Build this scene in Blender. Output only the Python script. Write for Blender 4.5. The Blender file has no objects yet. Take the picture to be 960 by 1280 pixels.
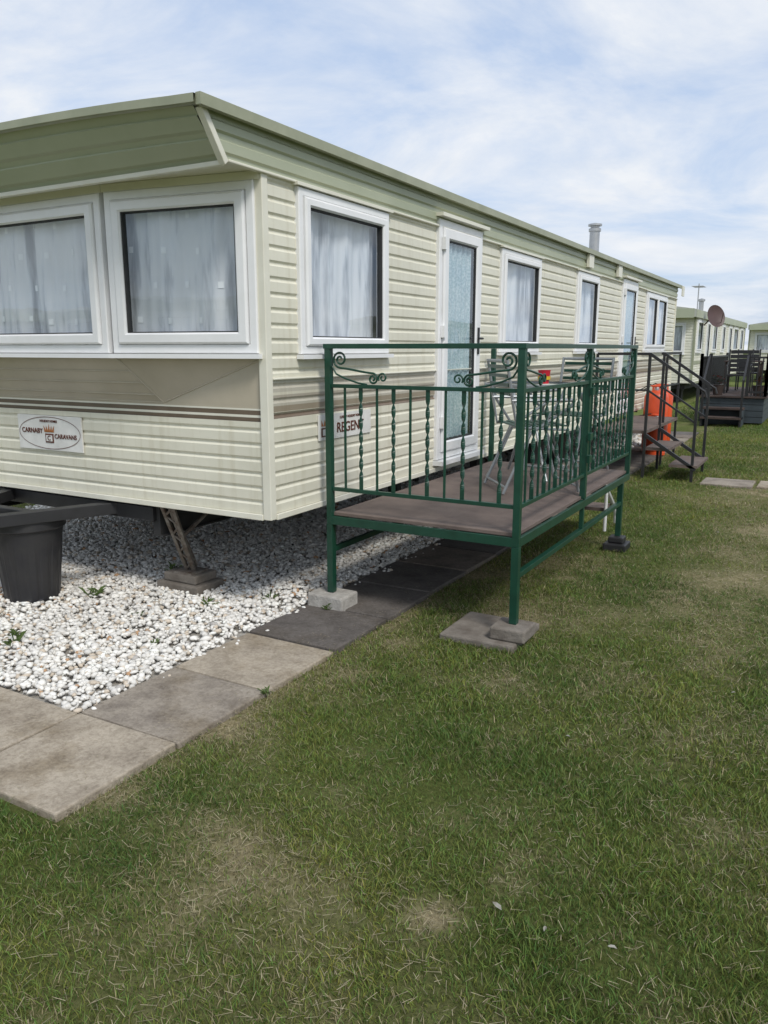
import bpy, bmesh, math, random
import numpy as np
from mathutils import Vector
random.seed(4); rng=np.random.default_rng(7)
scene=bpy.context.scene
scene.view_settings.view_transform='Standard'; scene.view_settings.look='None'; scene.view_settings.exposure=0

# ------------------------------------------------------------------ materials
def new_mat(name):
    m=bpy.data.materials.new(name); m.use_nodes=True
    nt=m.node_tree; b=nt.nodes['Principled BSDF']; return m,nt,b
def N(nt,t,**kw):
    n=nt.nodes.new(t)
    for k,v in kw.items(): setattr(n,k,v)
    return n
def noise(nt,scale,detail=4,rough=.6,vec=None):
    n=N(nt,'ShaderNodeTexNoise'); n.inputs['Scale'].default_value=scale
    n.inputs['Detail'].default_value=detail; n.inputs['Roughness'].default_value=rough
    if vec is None:
        tc=N(nt,'ShaderNodeTexCoord'); vec=tc.outputs['Object']
    nt.links.new(vec,n.inputs['Vector']); return n
def ramp(nt,fac,stops,interp='LINEAR'):
    r=N(nt,'ShaderNodeValToRGB'); r.color_ramp.interpolation=interp
    e=r.color_ramp.elements
    while len(e)<len(stops): e.new(0.5)
    for el,(p,c) in zip(e,stops):
        el.position=p; el.color=(*c,1) if len(c)==3 else c
    nt.links.new(fac,r.inputs['Fac']); return r
def bump(nt,b,h,strength,dist=.01):
    bp=N(nt,'ShaderNodeBump'); bp.inputs['Strength'].default_value=strength; bp.inputs['Distance'].default_value=dist
    nt.links.new(h,bp.inputs['Height']); nt.links.new(bp.outputs['Normal'],b.inputs['Normal'])
def mixc(nt,fac,a,bb,mode='MIX'):
    m=N(nt,'ShaderNodeMix',data_type='RGBA',blend_type=mode)
    if isinstance(fac,(int,float)): m.inputs[0].default_value=fac
    else: nt.links.new(fac,m.inputs[0])
    for s,c in ((6,a),(7,bb)):
        if isinstance(c,tuple): m.inputs[s].default_value=(*c,1)
        else: nt.links.new(c,m.inputs[s])
    return m.outputs[2]
def simple(name,c1,c2=None,rough=.5,metal=0,scale=6,bs=0,bscale=60,spec=.5):
    m,nt,b=new_mat(name)
    c2=c2 or tuple(x*.8 for x in c1)
    n=noise(nt,scale,6)
    r=ramp(nt,n.outputs['Fac'],[(.3,c2),(.65,c1)])
    nt.links.new(r.outputs['Color'],b.inputs['Base Color'])
    b.inputs['Roughness'].default_value=rough; b.inputs['Metallic'].default_value=metal
    b.inputs['Specular IOR Level'].default_value=spec
    if bs:
        n2=noise(nt,bscale,5); bump(nt,b,n2.outputs['Fac'],bs)
    return m

CREAM=(.76,.735,.61)
def caravan_side_mat():
    m,nt,b=new_mat('cream_cladding')
    tc=N(nt,'ShaderNodeTexCoord'); sx=N(nt,'ShaderNodeSeparateXYZ'); nt.links.new(tc.outputs['Object'],sx.inputs[0])
    mr=N(nt,'ShaderNodeMapRange'); mr.inputs[1].default_value=1.1; mr.inputs[2].default_value=1.6
    nt.links.new(sx.outputs['Z'],mr.inputs[0])
    f=lambda z:(z-1.1)/.5
    r=ramp(nt,mr.outputs[0],[(0,CREAM),(f(1.215),(.20,.15,.11)),(f(1.238),(.66,.63,.51)),(f(1.252),(.32,.27,.20)),
        (f(1.285),(.50,.47,.39)),(f(1.33),(.42,.38,.31)),(f(1.345),(.66,.63,.51)),(f(1.36),(.52,.49,.41)),(f(1.40),(.60,.57,.48)),(f(1.425),CREAM)],'CONSTANT')
    n=noise(nt,1.6,6); rr=ramp(nt,n.outputs['Fac'],[(.3,(.88,.88,.87)),(.7,(1,1,1))])
    c=mixc(nt,1.0,r.outputs['Color'],rr.outputs['Color'],'MULTIPLY')
    mp=N(nt,'ShaderNodeMapping'); mp.inputs['Scale'].default_value=(14,14,.8); nt.links.new(tc.outputs['Object'],mp.inputs[0])
    n2=noise(nt,1.5,5,vec=mp.outputs[0]); r2=ramp(nt,n2.outputs['Fac'],[(.50,(1,1,1)),(.78,(.80,.77,.70))])
    c=mixc(nt,.7,c,r2.outputs['Color'],'MULTIPLY')
    nt.links.new(c,b.inputs['Base Color']); b.inputs['Roughness'].default_value=.38
    n3=noise(nt,3,3); bump(nt,b,n3.outputs['Fac'],.25,.02)
    return m
M={}
M['clad']=caravan_side_mat()
M['cream']=simple('cream_trim',(.77,.75,.64),(.68,.655,.54),.4,scale=3)
M['tan']=simple('tan_panel',(.52,.46,.36),(.42,.37,.28),.25,scale=1.5)
M['stripe']=simple('brown_stripe',(.16,.12,.085),(.12,.09,.06),.4)
M['sage']=simple('sage_green_cladding',(.42,.445,.32),(.35,.38,.26),.4,scale=1.4,bs=.1,bscale=3)
M['sagetrim']=simple('sage_trim',(.35,.36,.25),(.27,.285,.19),.45,scale=4)
M['roof']=simple('roof_sheet',(.45,.46,.40),(.33,.34,.29),.5,scale=2)
M['white']=simple('white_upvc',(.82,.82,.82),(.76,.76,.75),.3,scale=5)
M['gasket']=simple('rubber_gasket',(.03,.03,.03),rough=.7)
M['inner']=simple('interior_lining',(.40,.37,.32),rough=.8)
M['under']=simple('chassis_underside',(.03,.03,.03),(.02,.018,.015),.8)
M['steel']=simple('black_steel',(.025,.025,.027),(.015,.015,.015),.5)
M['rust']=simple('rusty_galvanised_steel',(.26,.24,.21),(.09,.055,.035),.6,metal=.3,scale=25,bs=.3,bscale=80)
M['green']=simple('dark_green_paint',(.009,.060,.036),(.006,.040,.024),.35,scale=12,bs=.12,bscale=90)
M['board']=simple('brown_deck_board',(.165,.125,.105),(.095,.070,.060),.75,scale=5,bs=.3,bscale=120)
M['boardedge']=simple('dark_board_edge',(.075,.05,.04),(.05,.035,.03),.8)
M['conc']=simple('concrete_block',(.46,.44,.40),(.30,.28,.25),.9,scale=14,bs=.7,bscale=70)
M['concdark']=simple('weathered_concrete',(.22,.195,.165),(.12,.10,.08),.9,scale=10,bs=.7,bscale=60)
M['orange']=simple('orange_gas_paint',(.75,.10,.025),(.62,.07,.02),.35,scale=5)
M['grey']=simple('grey_tube',(.32,.34,.35),(.26,.27,.28),.4,metal=.4)
M['galv']=simple('galvanised_metal',(.5,.5,.5),(.4,.4,.4),.4,metal=.8)
M['bucket']=simple('black_plastic',(.022,.022,.025),(.035,.034,.034),.45,scale=8)
M['red']=simple('red_plastic',(.6,.02,.04),rough=.4); M['yellow']=simple('yellow_plastic',(.75,.5,.04),rough=.4)
M['plate']=simple('plate_white',(.80,.79,.75),rough=.4); M['ink']=simple('brown_lettering',(.12,.03,.015),rough=.5); M['gold']=simple('orange_crest',(.45,.16,.04),rough=.5)
M['slatec']=simple('blue_grey_skirting',(.05,.065,.075),(.035,.045,.05),.6)
M['whitetube']=simple('white_tube',(.7,.7,.68),rough=.4)
M['dish']=simple('brown_dish',(.09,.05,.045),rough=.5)

def slab_mat(name,a,b_,):
    m,nt,b=new_mat(name)
    n=noise(nt,5,8,.65); r=ramp(nt,n.outputs['Fac'],[(.32,b_),(.52,a),(.75,tuple(min(1,x*1.15) for x in a))])
    n2=noise(nt,55,4,.7); r2=ramp(nt,n2.outputs['Fac'],[(.35,(.68,.66,.64)),(.6,(1,1,1))])
    c=mixc(nt,.9,r.outputs['Color'],r2.outputs['Color'],'MULTIPLY')
    n4=noise(nt,2.2,7,.7); r4=ramp(nt,n4.outputs['Fac'],[(.50,(1,1,1)),(.66,(.62,.57,.48))]); c=mixc(nt,.8,c,r4.outputs['Color'],'MULTIPLY')
    v=N(nt,'ShaderNodeTexVoronoi'); v.inputs['Scale'].default_value=22
    tc=N(nt,'ShaderNodeTexCoord'); nt.links.new(tc.outputs['Object'],v.inputs['Vector'])
    r3=ramp(nt,v.outputs['Distance'],[(.06,(.55,.55,.5)),(.12,(0,0,0))])
    c=mixc(nt,.12,c,r3.outputs['Color'],'ADD')
    nt.links.new(c,b.inputs['Base Color']); b.inputs['Roughness'].default_value=.9
    bump(nt,b,n2.outputs['Fac'],.6,.008); return m
SL=[slab_mat('paving_tan',(.40,.345,.27),(.28,.235,.18)),slab_mat('paving_greybrown',(.31,.27,.22),(.20,.17,.14)),slab_mat('paving_charcoal',(.135,.12,.108),(.08,.07,.062)),slab_mat('paving_brown',(.21,.175,.145),(.12,.10,.08))]

def glass_mat():
    m,nt,b=new_mat('window_glass'); nt.nodes.remove(b)
    out=nt.nodes['Material Output']
    tr=N(nt,'ShaderNodeBsdfTransparent'); tr.inputs[0].default_value=(.94,.96,.97,1)
    gl=N(nt,'ShaderNodeBsdfGlossy'); gl.inputs['Roughness'].default_value=.0; gl.inputs[0].default_value=(.9,.95,1,1)
    n=noise(nt,2.5,2); bp=N(nt,'ShaderNodeBump'); bp.inputs['Strength'].default_value=.05; bp.inputs['Distance'].default_value=.02; nt.links.new(n.outputs['Fac'],bp.inputs['Height']); nt.links.new(bp.outputs[0],gl.inputs['Normal'])
    geo=N(nt,'ShaderNodeNewGeometry')
    io=N(nt,'ShaderNodeMath',operation='MULTIPLY_ADD'); io.inputs[1].default_value=1/1.5-1.5; io.inputs[2].default_value=1.5; nt.links.new(geo.outputs['Backfacing'],io.inputs[0])
    fr=N(nt,'ShaderNodeFresnel'); nt.links.new(io.outputs[0],fr.inputs[0])
    ad=N(nt,'ShaderNodeMath',operation='MULTIPLY_ADD'); ad.inputs[1].default_value=1.5; ad.inputs[2].default_value=.01; ad.use_clamp=True; nt.links.new(fr.outputs[0],ad.inputs[0])
    mx=N(nt,'ShaderNodeMixShader'); nt.links.new(ad.outputs[0],mx.inputs[0]); nt.links.new(tr.outputs[0],mx.inputs[1]); nt.links.new(gl.outputs[0],mx.inputs[2])
    nt.links.new(mx.outputs[0],out.inputs[0]); return m
M['glass']=glass_mat()
def curtain_mat():
    m,nt,b=new_mat('net_curtain'); nt.nodes.remove(b); out=nt.nodes['Material Output']
    d=N(nt,'ShaderNodeBsdfDiffuse'); t=N(nt,'ShaderNodeBsdfTranslucent'); tr=N(nt,'ShaderNodeBsdfTransparent')
    tc=N(nt,'ShaderNodeTexCoord')
    mp=N(nt,'ShaderNodeMapping'); mp.inputs['Scale'].default_value=(5,5,.7); nt.links.new(tc.outputs['Object'],mp.inputs[0])
    n=noise(nt,1.5,4,vec=mp.outputs[0]); r=ramp(nt,n.outputs['Fac'],[(.36,(.74,.77,.83)),(.56,(.92,.93,.95))])
    nt.links.new(r.outputs[0],d.inputs[0]); t.inputs[0].default_value=(.8,.82,.85,1)
    m1=N(nt,'ShaderNodeMixShader'); m1.inputs[0].default_value=.12; nt.links.new(d.outputs[0],m1.inputs[1]); nt.links.new(t.outputs[0],m1.inputs[2])
    r2=ramp(nt,n.outputs['Fac'],[(.34,(.5,.5,.5)),(.50,(.05,.05,.05))])
    m2=N(nt,'ShaderNodeMixShader'); nt.links.new(r2.outputs[0],m2.inputs[0]); nt.links.new(m1.outputs[0],m2.inputs[1]); nt.links.new(tr.outputs[0],m2.inputs[2])
    nt.links.new(m2.outputs[0],out.inputs[0]); return m
M['curtain']=curtain_mat()
M['motif']=simple('woven_motif',(.95,.96,.97),(.92,.93,.94),.9)
def lace():
    m,nt,b=new_mat('lace_door_curtain')
    tc=N(nt,'ShaderNodeTexCoord')
    v=N(nt,'ShaderNodeTexVoronoi'); v.inputs['Scale'].default_value=60; nt.links.new(tc.outputs['Object'],v.inputs['Vector'])
    n=noise(nt,2.5,4)
    r=ramp(nt,v.outputs['Distance'],[(.1,(.34,.47,.49)),(.45,(.44,.56,.58)),(.75,(.60,.68,.69))])
    r2=ramp(nt,n.outputs['Fac'],[(.35,(.76,.81,.86)),(.65,(1,1,1))])
    c=mixc(nt,1.,r.outputs[0],r2.outputs[0],'MULTIPLY'); nt.links.new(c,b.inputs['Base Color'])
    b.inputs['Roughness'].default_value=.7; bump(nt,b,v.outputs['Distance'],.2,.004); return m
M['lace']=lace()
def attr_mat(name,rough=.8,transl=0,bs=0):
    m,nt,b=new_mat(name); a=N(nt,'ShaderNodeAttribute',attribute_name='Col')
    nt.links.new(a.outputs['Color'],b.inputs['Base Color']); b.inputs['Roughness'].default_value=rough; b.inputs['Specular IOR Level'].default_value=.3
    if bs: n=noise(nt,90,4); bump(nt,b,n.outputs['Fac'],bs,.004)
    if transl:
        t=N(nt,'ShaderNodeBsdfTranslucent'); nt.links.new(a.outputs['Color'],t.inputs[0])
        mx=N(nt,'ShaderNodeMixShader'); mx.inputs[0].default_value=transl
        nt.links.new(b.outputs[0],mx.inputs[1]); nt.links.new(t.outputs[0],mx.inputs[2]); nt.links.new(mx.outputs[0],nt.nodes['Material Output'].inputs[0])
    return m
M['blade']=attr_mat('grass_blade',.6,.3); M['stone']=attr_mat('white_stone',.8,0,.3)

# ------------------------------------------------------------------ mesh builder
class MB:
    def __init__(s): s.v=[];s.f=[];s.m=[]
    def add(s,vs,fs,mi=0,T=None):
        o=len(s.v)
        s.v+= [tuple(T(*p)) for p in vs] if T else [tuple(p) for p in vs]
        s.f+=[[i+o for i in f] for f in fs]; s.m+=[mi]*len(fs)
    def box(s,x0,x1,y0,y1,z0,z1,mi=0,T=None):
        vs=[(x,y,z) for x in(x0,x1) for y in(y0,y1) for z in(z0,z1)]
        s.add(vs,[(0,1,3,2),(4,6,7,5),(0,4,5,1),(2,3,7,6),(0,2,6,4),(1,5,7,3)],mi,T)
    def tube(s,pts,r,n=8,mi=0,T=None,twist=None,phase=0,flat=1.0):
        P=[Vector(T(*p)) if T else Vector(p) for p in pts]
        vs=[];fs=[];up=None
        for i,p in enumerate(P):
            d=(P[min(i+1,len(P)-1)]-P[max(i-1,0)]).normalized()
            if up is None: up=Vector((0,0,1)) if abs(d.z)<.9 else Vector((1,0,0))
            a=(up-d*up.dot(d)).normalized(); up=a; b=d.cross(a)
            rr=r[i] if isinstance(r,(list,tuple)) else r
            tw=(twist[i] if twist else 0)
            a2=a*math.cos(tw)+b*math.sin(tw); b2=b*math.cos(tw)-a*math.sin(tw)
            for k in range(n):
                an=2*math.pi*k/n+phase
                vs.append(p+a2*math.cos(an)*rr+b2*math.sin(an)*rr*flat)
        for i in range(len(P)-1):
            for k in range(n):
                k2=(k+1)%n; fs.append((i*n+k,i*n+k2,(i+1)*n+k2,(i+1)*n+k))
        fs.append(tuple(range(n))[::-1]); fs.append(tuple(range((len(P)-1)*n,len(P)*n)))
        s.add(vs,fs,mi)
    def bar(s,a,b,w,mi=0,T=None): s.tube([a,b],w*.7071,4,mi,T,phase=math.pi/4)
    def ring(s,u0,u1,z0,z1,w,n0,n1,T,mi=0,ch=.006):
        prof=[(0,n0),(0,n1-ch),(ch,n1),(w-ch,n1),(w,n1-ch),(w,n0)]
        vs=[]
        for (o,n) in prof:
            vs+=[(u0+o,n,z0+o),(u1-o,n,z0+o),(u1-o,n,z1-o),(u0+o,n,z1-o)]
        fs=[]
        for i in range(len(prof)-1):
            for k in range(4): fs.append((i*4+k,i*4+(k+1)%4,(i+1)*4+(k+1)%4,(i+1)*4+k))
        s.add(vs,fs,mi,T)
    def lathe(s,prof,cx,cy,n=32,mi=0,cap=True):
        vs=[];fs=[]
        for r,z in prof:
            for k in range(n):
                a=2*math.pi*k/n; vs.append((cx+r*math.cos(a),cy+r*math.sin(a),z))
        for i in range(len(prof)-1):
            for k in range(n): fs.append((i*n+k,i*n+(k+1)%n,(i+1)*n+(k+1)%n,(i+1)*n+k))
        if cap:
            fs.append(tuple(range(n))[::-1]); fs.append(tuple(range((len(prof)-1)*n,len(prof)*n)))
        s.add(vs,fs,mi)
    def build(s,name,mats,parent=None,smooth=False,bevel=0,recalc=True):
        me=bpy.data.meshes.new(name); me.from_pydata(s.v,[],s.f)
        for m in mats: me.materials.append(m)
        me.polygons.foreach_set('material_index',s.m)
        if recalc:
            bm=bmesh.new(); bm.from_mesh(me); bmesh.ops.recalc_face_normals(bm,faces=bm.faces); bm.to_mesh(me); bm.free()
        if smooth:
            me.polygons.foreach_set('use_smooth',[True]*len(me.polygons))
            me.set_sharp_from_angle(angle=math.radians(40))
        o=bpy.data.objects.new(name,me); scene.collection.objects.link(o)
        if parent: o.parent=parent
        if bevel:
            b=o.modifiers.new('bevel','BEVEL'); b.width=bevel; b.segments=2; b.limit_method='ANGLE'
        return o
def empty(name,loc=(0,0,0),rz=0):
    e=bpy.data.objects.new(name,None); scene.collection.objects.link(e); e.location=loc; e.rotation_euler=(0,0,rz); e.empty_display_size=.3; return e
def frame(ax,ay,bx,by):
    d=Vector((bx-ax,by-ay,0)); L=d.length; d/=L; n=Vector((d.y,-d.x,0))
    return (lambda u,nn,z:(ax+d.x*u+n.x*nn, ay+d.y*u+n.y*nn, z)),L
PZ=.082
def prof(z):
    f=(z/PZ)%1.0
    return float(np.interp(f,[0,.10,.24,.86,1],[0,0,.010,.010,0]))
def zl(z0,z1):
    L=[z0,z1]; k=int(z0/PZ)-1
    while k*PZ<z1:
        for f in(0,.10,.24,.86):
            z=(k+f)*PZ
            if z0+.0005<z<z1-.0005: L.append(z)
        k+=1
    return sorted(L)
def ribbed(mb,T,u0,u1,z0,z1,mi=0,n0=0,seg=1):
    zs=zl(z0,z1); us=[u0+(u1-u0)*i/seg for i in range(seg+1)]
    vs=[(u,n0+prof(z),z) for z in zs for u in us]; w=seg+1
    fs=[(i*w+j,i*w+j+1,(i+1)*w+j+1,(i+1)*w+j) for i in range(len(zs)-1) for j in range(seg)]
    mb.add(vs,fs,mi,T)
def wall(mb,T,L,z0,z1,ops,mi=0,n0=0):
    u=0
    for (a,b,c,d) in sorted(ops):
        ribbed(mb,T,u,a,z0,z1,mi,n0)
        if c>z0: ribbed(mb,T,a,b,z0,c,mi,n0)
        if d<z1: ribbed(mb,T,a,b,d,z1,mi,n0)
        u=b
    ribbed(mb,T,u,L,z0,z1,mi,n0)
def window(fr,gl,cu,T,u0,u1,z0,z1,panes=1,fw=.045,sw=.05,curtain=True,gather=1.0,drip=True,motif=False):
    fr.ring(u0,u1,z0,z1,fw,-.03,.034,T,0)
    a0,a1,b0,b1=u0+fw,u1-fw,z0+fw,z1-fw
    pw=(a1-a0)/panes
    for i in range(panes):
        p0=a0+i*pw+.002; p1=a0+(i+1)*pw-.002
        fr.ring(p0,p1,b0+.002,b1-.002,sw,-.01,.052,T,0,.01)
        g0,g1,h0,h1=p0+sw,p1-sw,b0+sw,b1-sw
        fr.ring(g0-.001,g1+.001,h0-.001,h1+.001,.010,.0,.036,T,1,.002)
        gl.add([(g0,.018,h0),(g1,.018,h0),(g1,.018,h1),(g0,.018,h1)],[(0,1,2,3)],0,T)
    fr.box(u0-.02,u1+.02,.012,.06,z0-.028,z0-.003,0,T)
    if drip: fr.box(u0-.03,u1+.03,.008,.05,z1+.004,z1+.022,2,T)
    if curtain:
        Lw=a1-a0; nu=int(Lw/.008); nz=14; vs=[]
        cs=[];x=0
        while x<Lw: x+=random.uniform(.05,.15)/gather; cs.append((x,random.uniform(-.07,.07),random.uniform(.4,1.4)))
        xs0=[-.05]+[c[0] for c in cs]
        phs=np.arange(len(xs0))*math.pi
        amp=[.8]+[c[2] for c in cs]; dr=[0]+[c[1] for c in cs]
        def wavef(x,t):
            xx=[a+d*t for a,d in zip(xs0,dr)]; xx=np.maximum.accumulate(xx)+np.arange(len(xx))*1e-5
            ph=np.interp(x,xx,phs); am=np.interp(x,xx,amp)
            return math.cos(ph)*.019*am*(.55+.45*t)+.004*math.sin(x*70+t*3)
        NB=-.048
        for j in range(nz+1):
            t=1-j/nz; zz=b0-.02+(b1-b0+.04)*j/nz
            for i in range(nu+1):
                x=Lw*i/nu; vs.append((a0+x,NB+wavef(x,t),zz))
        w=nu+1
        cu.add(vs,[(j*w+i,j*w+i+1,(j+1)*w+i+1,(j+1)*w+i) for j in range(nz) for i in range(nu)],0,T)
        if motif:
            for r_ in range(4):
                for c_ in range(int(Lw/.23)+1):
                    x=.06+c_*.23+(r_%2)*.115+random.uniform(-.03,.03); z=b0+.13+r_*.19+random.uniform(-.02,.02)
                    if x+.04>Lw: continue
                    x1=x+.028; t=1-(z-b0)/(b1-b0)
                    n0_=NB+.004+wavef(x,t); n1_=NB+.004+wavef(x1,t); nm=NB+.004+wavef((x+x1)/2,t)
                    cu.add([(a0+x,n0_,z),(a0+(x+x1)/2,nm,z),(a0+x1,n1_,z),(a0+x1,n1_,z+.035),(a0+(x+x1)/2,nm,z+.035),(a0+x,n0_,z+.035)],[(0,1,4,5),(1,2,3,4)],1,T)

# ------------------------------------------------------------------ MAIN CARAVAN
W=3.65; Lc=12.25; ZB=.655; ZF=2.51; ZR=2.715
car=empty('static_caravan')
sideT,_=frame(0,0,0,Lc)
cl=MB(); fr=MB(); gl=MB(); cu=MB()
wins=[(.29,1.32,1.57,2.48,1),(3.39,4.48,1.57,2.48,1),(5.79,6.73,1.57,2.48,1),(9.6,11.3,1.57,2.48,2)]
doors=[(2.09,2.92,.735,2.485),(7.99,8.9,.735,2.485)]
ops=[(a+.02,b-.02,c+.02,d-.02) for a,b,c,d,_ in wins]+[(a+.02,b-.02,c+.02,d-.0) for a,b,c,d in doors]
wall(cl,sideT,Lc,ZB,ZF,ops)
for a,b,c,d,p in wins: window(fr,gl,cu,sideT,a,b,c,d,p)
ob=MB(); hd=MB()
for a,b,c,d in doors:
    d=d+.07
    fr.ring(a,b,c,d,.055,-.05,.038,sideT,0)
    fr.ring(a+.058,b-.058,c+.058,d-.058,.085,-.03,.056,sideT,0,.012)
    fr.ring(a+.142,b-.142,c+.142,d-.142,.012,-.02,.044,sideT,1,.002)
    g=[a+.15,b-.15,c+.15,d-.15]
    gl.add([(g[0],.034,g[2]),(g[1],.034,g[2]),(g[1],.034,g[3]),(g[0],.034,g[3])],[(0,1,2,3)],0,sideT)
    vs=[];nn=60
    for z in(g[2]-.01,g[3]+.01):
        for i in range(nn+1):
            u=g[0]-.005+(g[1]-g[0]+.01)*i/nn; vs.append((u,.004+.008*math.sin(i*.6)+.004*math.sin(i*1.5),z))
    ob.add(vs,[(i,i+1,nn+2+i,nn+1+i) for i in range(nn)],0,sideT)
    fr.box(a-.04,b+.04,.01,.085,d+.01,d+.035,2,sideT)
    fr.box(a-.02,b+.02,.01,.09,c-.04,c-.004,0,sideT)
    hd.box(b-.115,b-.085,.056,.066,c+.82,c+1.04,0,sideT)
    hd.tube([(b-.10,.066,c+.95),(b-.10,.10,c+.95),(b-.20,.105,c+.95)],.009,8,0,sideT)
    for zz in(c+.25,c+.95,c+1.6): hd.box(a+.035,a+.065,.04,.07,zz,zz+.09,1,sideT)
TB,_=frame(0,Lc,-W,Lc); wall(cl,TB,W,ZB,ZF+.19,[])
TL,_=frame(-W,Lc,-W,0)
lw=[(1.2,2.6,1.57,2.48),(4.5,5.5,1.57,2.48),(7.2,8.6,1.57,2.48)]
wall(cl,TL,Lc,ZB,ZF,[(a+.02,b-.02,c+.02,d-.02) for a,b,c,d in lw])
for a,b,c,d in lw: window(fr,gl,cu,TL,a,b,c,d,1)
TF,_=frame(-W,0,0,0); ribbed(cl,TF,0,W,ZB,1.20)
fp=MB()
zt=1.555; ze=1.285; BY=-.15
A=(0,0,zt);B=(-1.0,BY,zt);C=(-W+1.0,BY,zt);D=(-W,0,zt);E=(-.78,0,ze);F=(-W+.78,0,ze)
fp.add([A,B,E],[(0,1,2)],0); fp.add([B,C,F,E],[(0,1,2,3)],0); fp.add([C,D,F],[(0,1,2)],0)
fp.add([A,E,(0,0,ze)],[(0,1,2)],0); fp.add([D,F,(-W,0,ze)],[(0,1,2)],0)
bands=[(1.20,1.222,1),(1.222,1.236,2),(1.236,1.262,1),(1.262,1.272,2),(1.272,ze,0)]
for a,b,mi in bands: fp.add([(0,-.001,a),(-W,-.001,a),(-W,-.001,b),(0,-.001,b)],[(0,1,2,3)],mi)
for p,q in((B,E),(A,E),(E,F),(C,F),(D,F)): fp.tube([p,q],.006,6,0)
for zz in(1.33,1.40,1.47):
    t=(zz-ze)/(zt-ze); x0=E[0]+(B[0]-E[0])*t; x1=F[0]+(C[0]-F[0])*t; y=BY*t
    fp.tube([(x0,y-.001,zz),(x1,y-.001,zz)],.006,6,0)
fp.build('front_lower_panel',[M['tan'],M['stripe'],M['cream']],car)
for (p,q) in(((-1.0,BY),(0,0)),((-W+1.0,BY),(-1.0,BY)),((-W,0),(-W+1.0,BY))):
    T,L=frame(p[0],p[1],q[0],q[1])
    window(fr,gl,cu,T,.015,L-(.03 if q==(0,0) else .015),1.575,2.465,1,.05,.062,gather=.75,drip=False,motif=True)
    fp2=MB(); fp2.box(0,L,-.045,.03,2.4655,2.507,0,T); fp2.build('bay_header',[M['cream']],car)
tr=MB()
tr.box(-.035,.020,-.022,.03,ZB-.01,2.50,0)
tr.box(-W-.02,-W+.035,-.022,.03,ZB-.01,2.50,0)
tr.box(-.03,.022,Lc-.03,Lc+.022,ZB-.01,2.50,0); tr.box(-W-.02,-W+.03,Lc-.03,Lc+.022,ZB-.01,2.50,0)
tr.box(.011,.026,.032,Lc-.032,ZB-.015,ZB+.02,0); tr.box(-W+.037,-.037,-.026,-.011,ZB-.015,ZB+.02,0)
tr.box(.012,.026,.032,Lc-.032,1.43,1.442,0)
fa=MB()
def fas(side):
    sx=1 if side==0 else -1; X=0 if side==0 else -W
    zs=[2.51,2.53,2.54,2.585,2.595,2.62,2.63,2.665,2.675,ZR-.01]; of=[.012,.012,.024,.026,.014,.014,.028,.03,.02,.024]
    vs=[]
    for z,o in zip(zs,of):
        y0=-.30-.16*(z-2.51)/.21
        for y in(y0,Lc+.02): vs.append((X+sx*o,y,z))
    fa.add(vs,[(2*i,2*i+1,2*i+3,2*i+2) for i in range(len(zs)-1)],0)
    tr.box(*( (X+.0,X+.036) if sx>0 else (X-.036,X) ),-.29,Lc+.03,2.494,2.508,0)
    tr.tube([(X+sx*.02,-.31,2.485),(X+sx*.028,-.475,ZR-.01)],.026,4,0,phase=math.pi/4)
fas(0); fas(1)
def zroof(x): return ZR+.05*(1-abs((x+W/2)/(W/2))**2.4)
nx=24; ss=[0,.08,.12,.38,.42,.52,.56,.8,.84,1]; oo=[0,0,.012,.014,0,0,.014,.014,0,0]
vs=[]
for s,o in zip(ss,oo):
    for i in range(nx+1):
        x=-W*i/nx; zt_=zroof(x)-.01; y=-.30-.19*s-o; z=2.505+(zt_-2.505)*s
        vs.append((x,y,z))
fa.add(vs,[(j*(nx+1)+i,j*(nx+1)+i+1,(j+1)*(nx+1)+i+1,(j+1)*(nx+1)+i) for j in range(len(ss)-1) for i in range(nx)],0)
fa.build('fascia_panels',[M['sage']],car)
tr.box(-W,0,-.318,-.285,2.478,2.503,0)
so=MB(); so.add([(0,-.29,2.5085),(-W,-.29,2.5085),(-W,.05,2.5085),(0,.05,2.5085)],[(0,1,2,3)],0); so.build('soffit',[M['cream']],car)
gf=MB(); 
pts=[(-W*i/nx,Lc+.001,zroof(-W*i/nx)-.015) for i in range(nx+1)]
gf.add(pts+[(-W,Lc+.001,ZF),(0,Lc+.001,ZF)],[tuple(range(nx+3))],0); gf.build('rear_gable',[M['sage']],car)
rf=MB(); Y0,Y1=-.52,Lc+.12
vs=[]
xs=[.05-(W+.1)*i/nx for i in range(nx+1)]
for y in(Y0,Y1):
    for dz in(0,-.03):
        for x in xs: vs.append((x,y,zroof(max(-W,min(0,x)))+.02+dz))
n1=nx+1
fs=[]
for i in range(nx):
    fs.append((i,i+1,2*n1+i+1,2*n1+i)); fs.append((n1+i,3*n1+i,3*n1+i+1,n1+i+1))
    fs.append((i,n1+i,n1+i+1,i+1)); fs.append((2*n1+i,2*n1+i+1,3*n1+i+1,3*n1+i))
fs.append((0,2*n1,3*n1,n1)); fs.append((nx,n1+nx,3*n1+nx,2*n1+nx))
rf.add(vs,fs,0); rf.build('roof',[M['roof']],car)
rt=MB()
for X in(.052,-W-.082): rt.box(X,X+.03,Y0-.01,Y1+.01,ZR-.022,ZR+.03,0)
for Y in(Y0-.022,Y1+.002):
    vs=[]
    for x in xs:
        z=zroof(max(-W,min(0,x)))
        vs+=[(x,Y,z-.012),(x,Y,z+.026),(x,Y+.02,z-.012),(x,Y+.02,z+.026)]
    fs=[]
    for i in range(nx):
        a=i*4;b=a+4; fs+=[(a,b,b+1,a+1),(a+2,a+3,b+3,b+2),(a+1,b+1,b+3,a+3),(a,a+2,b+2,b)]
    rt.add(vs,fs,0)
for y in(6.2,7.65): rt.box(.03,.065,y-.1,y+.1,2.545,2.69,1)
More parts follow.
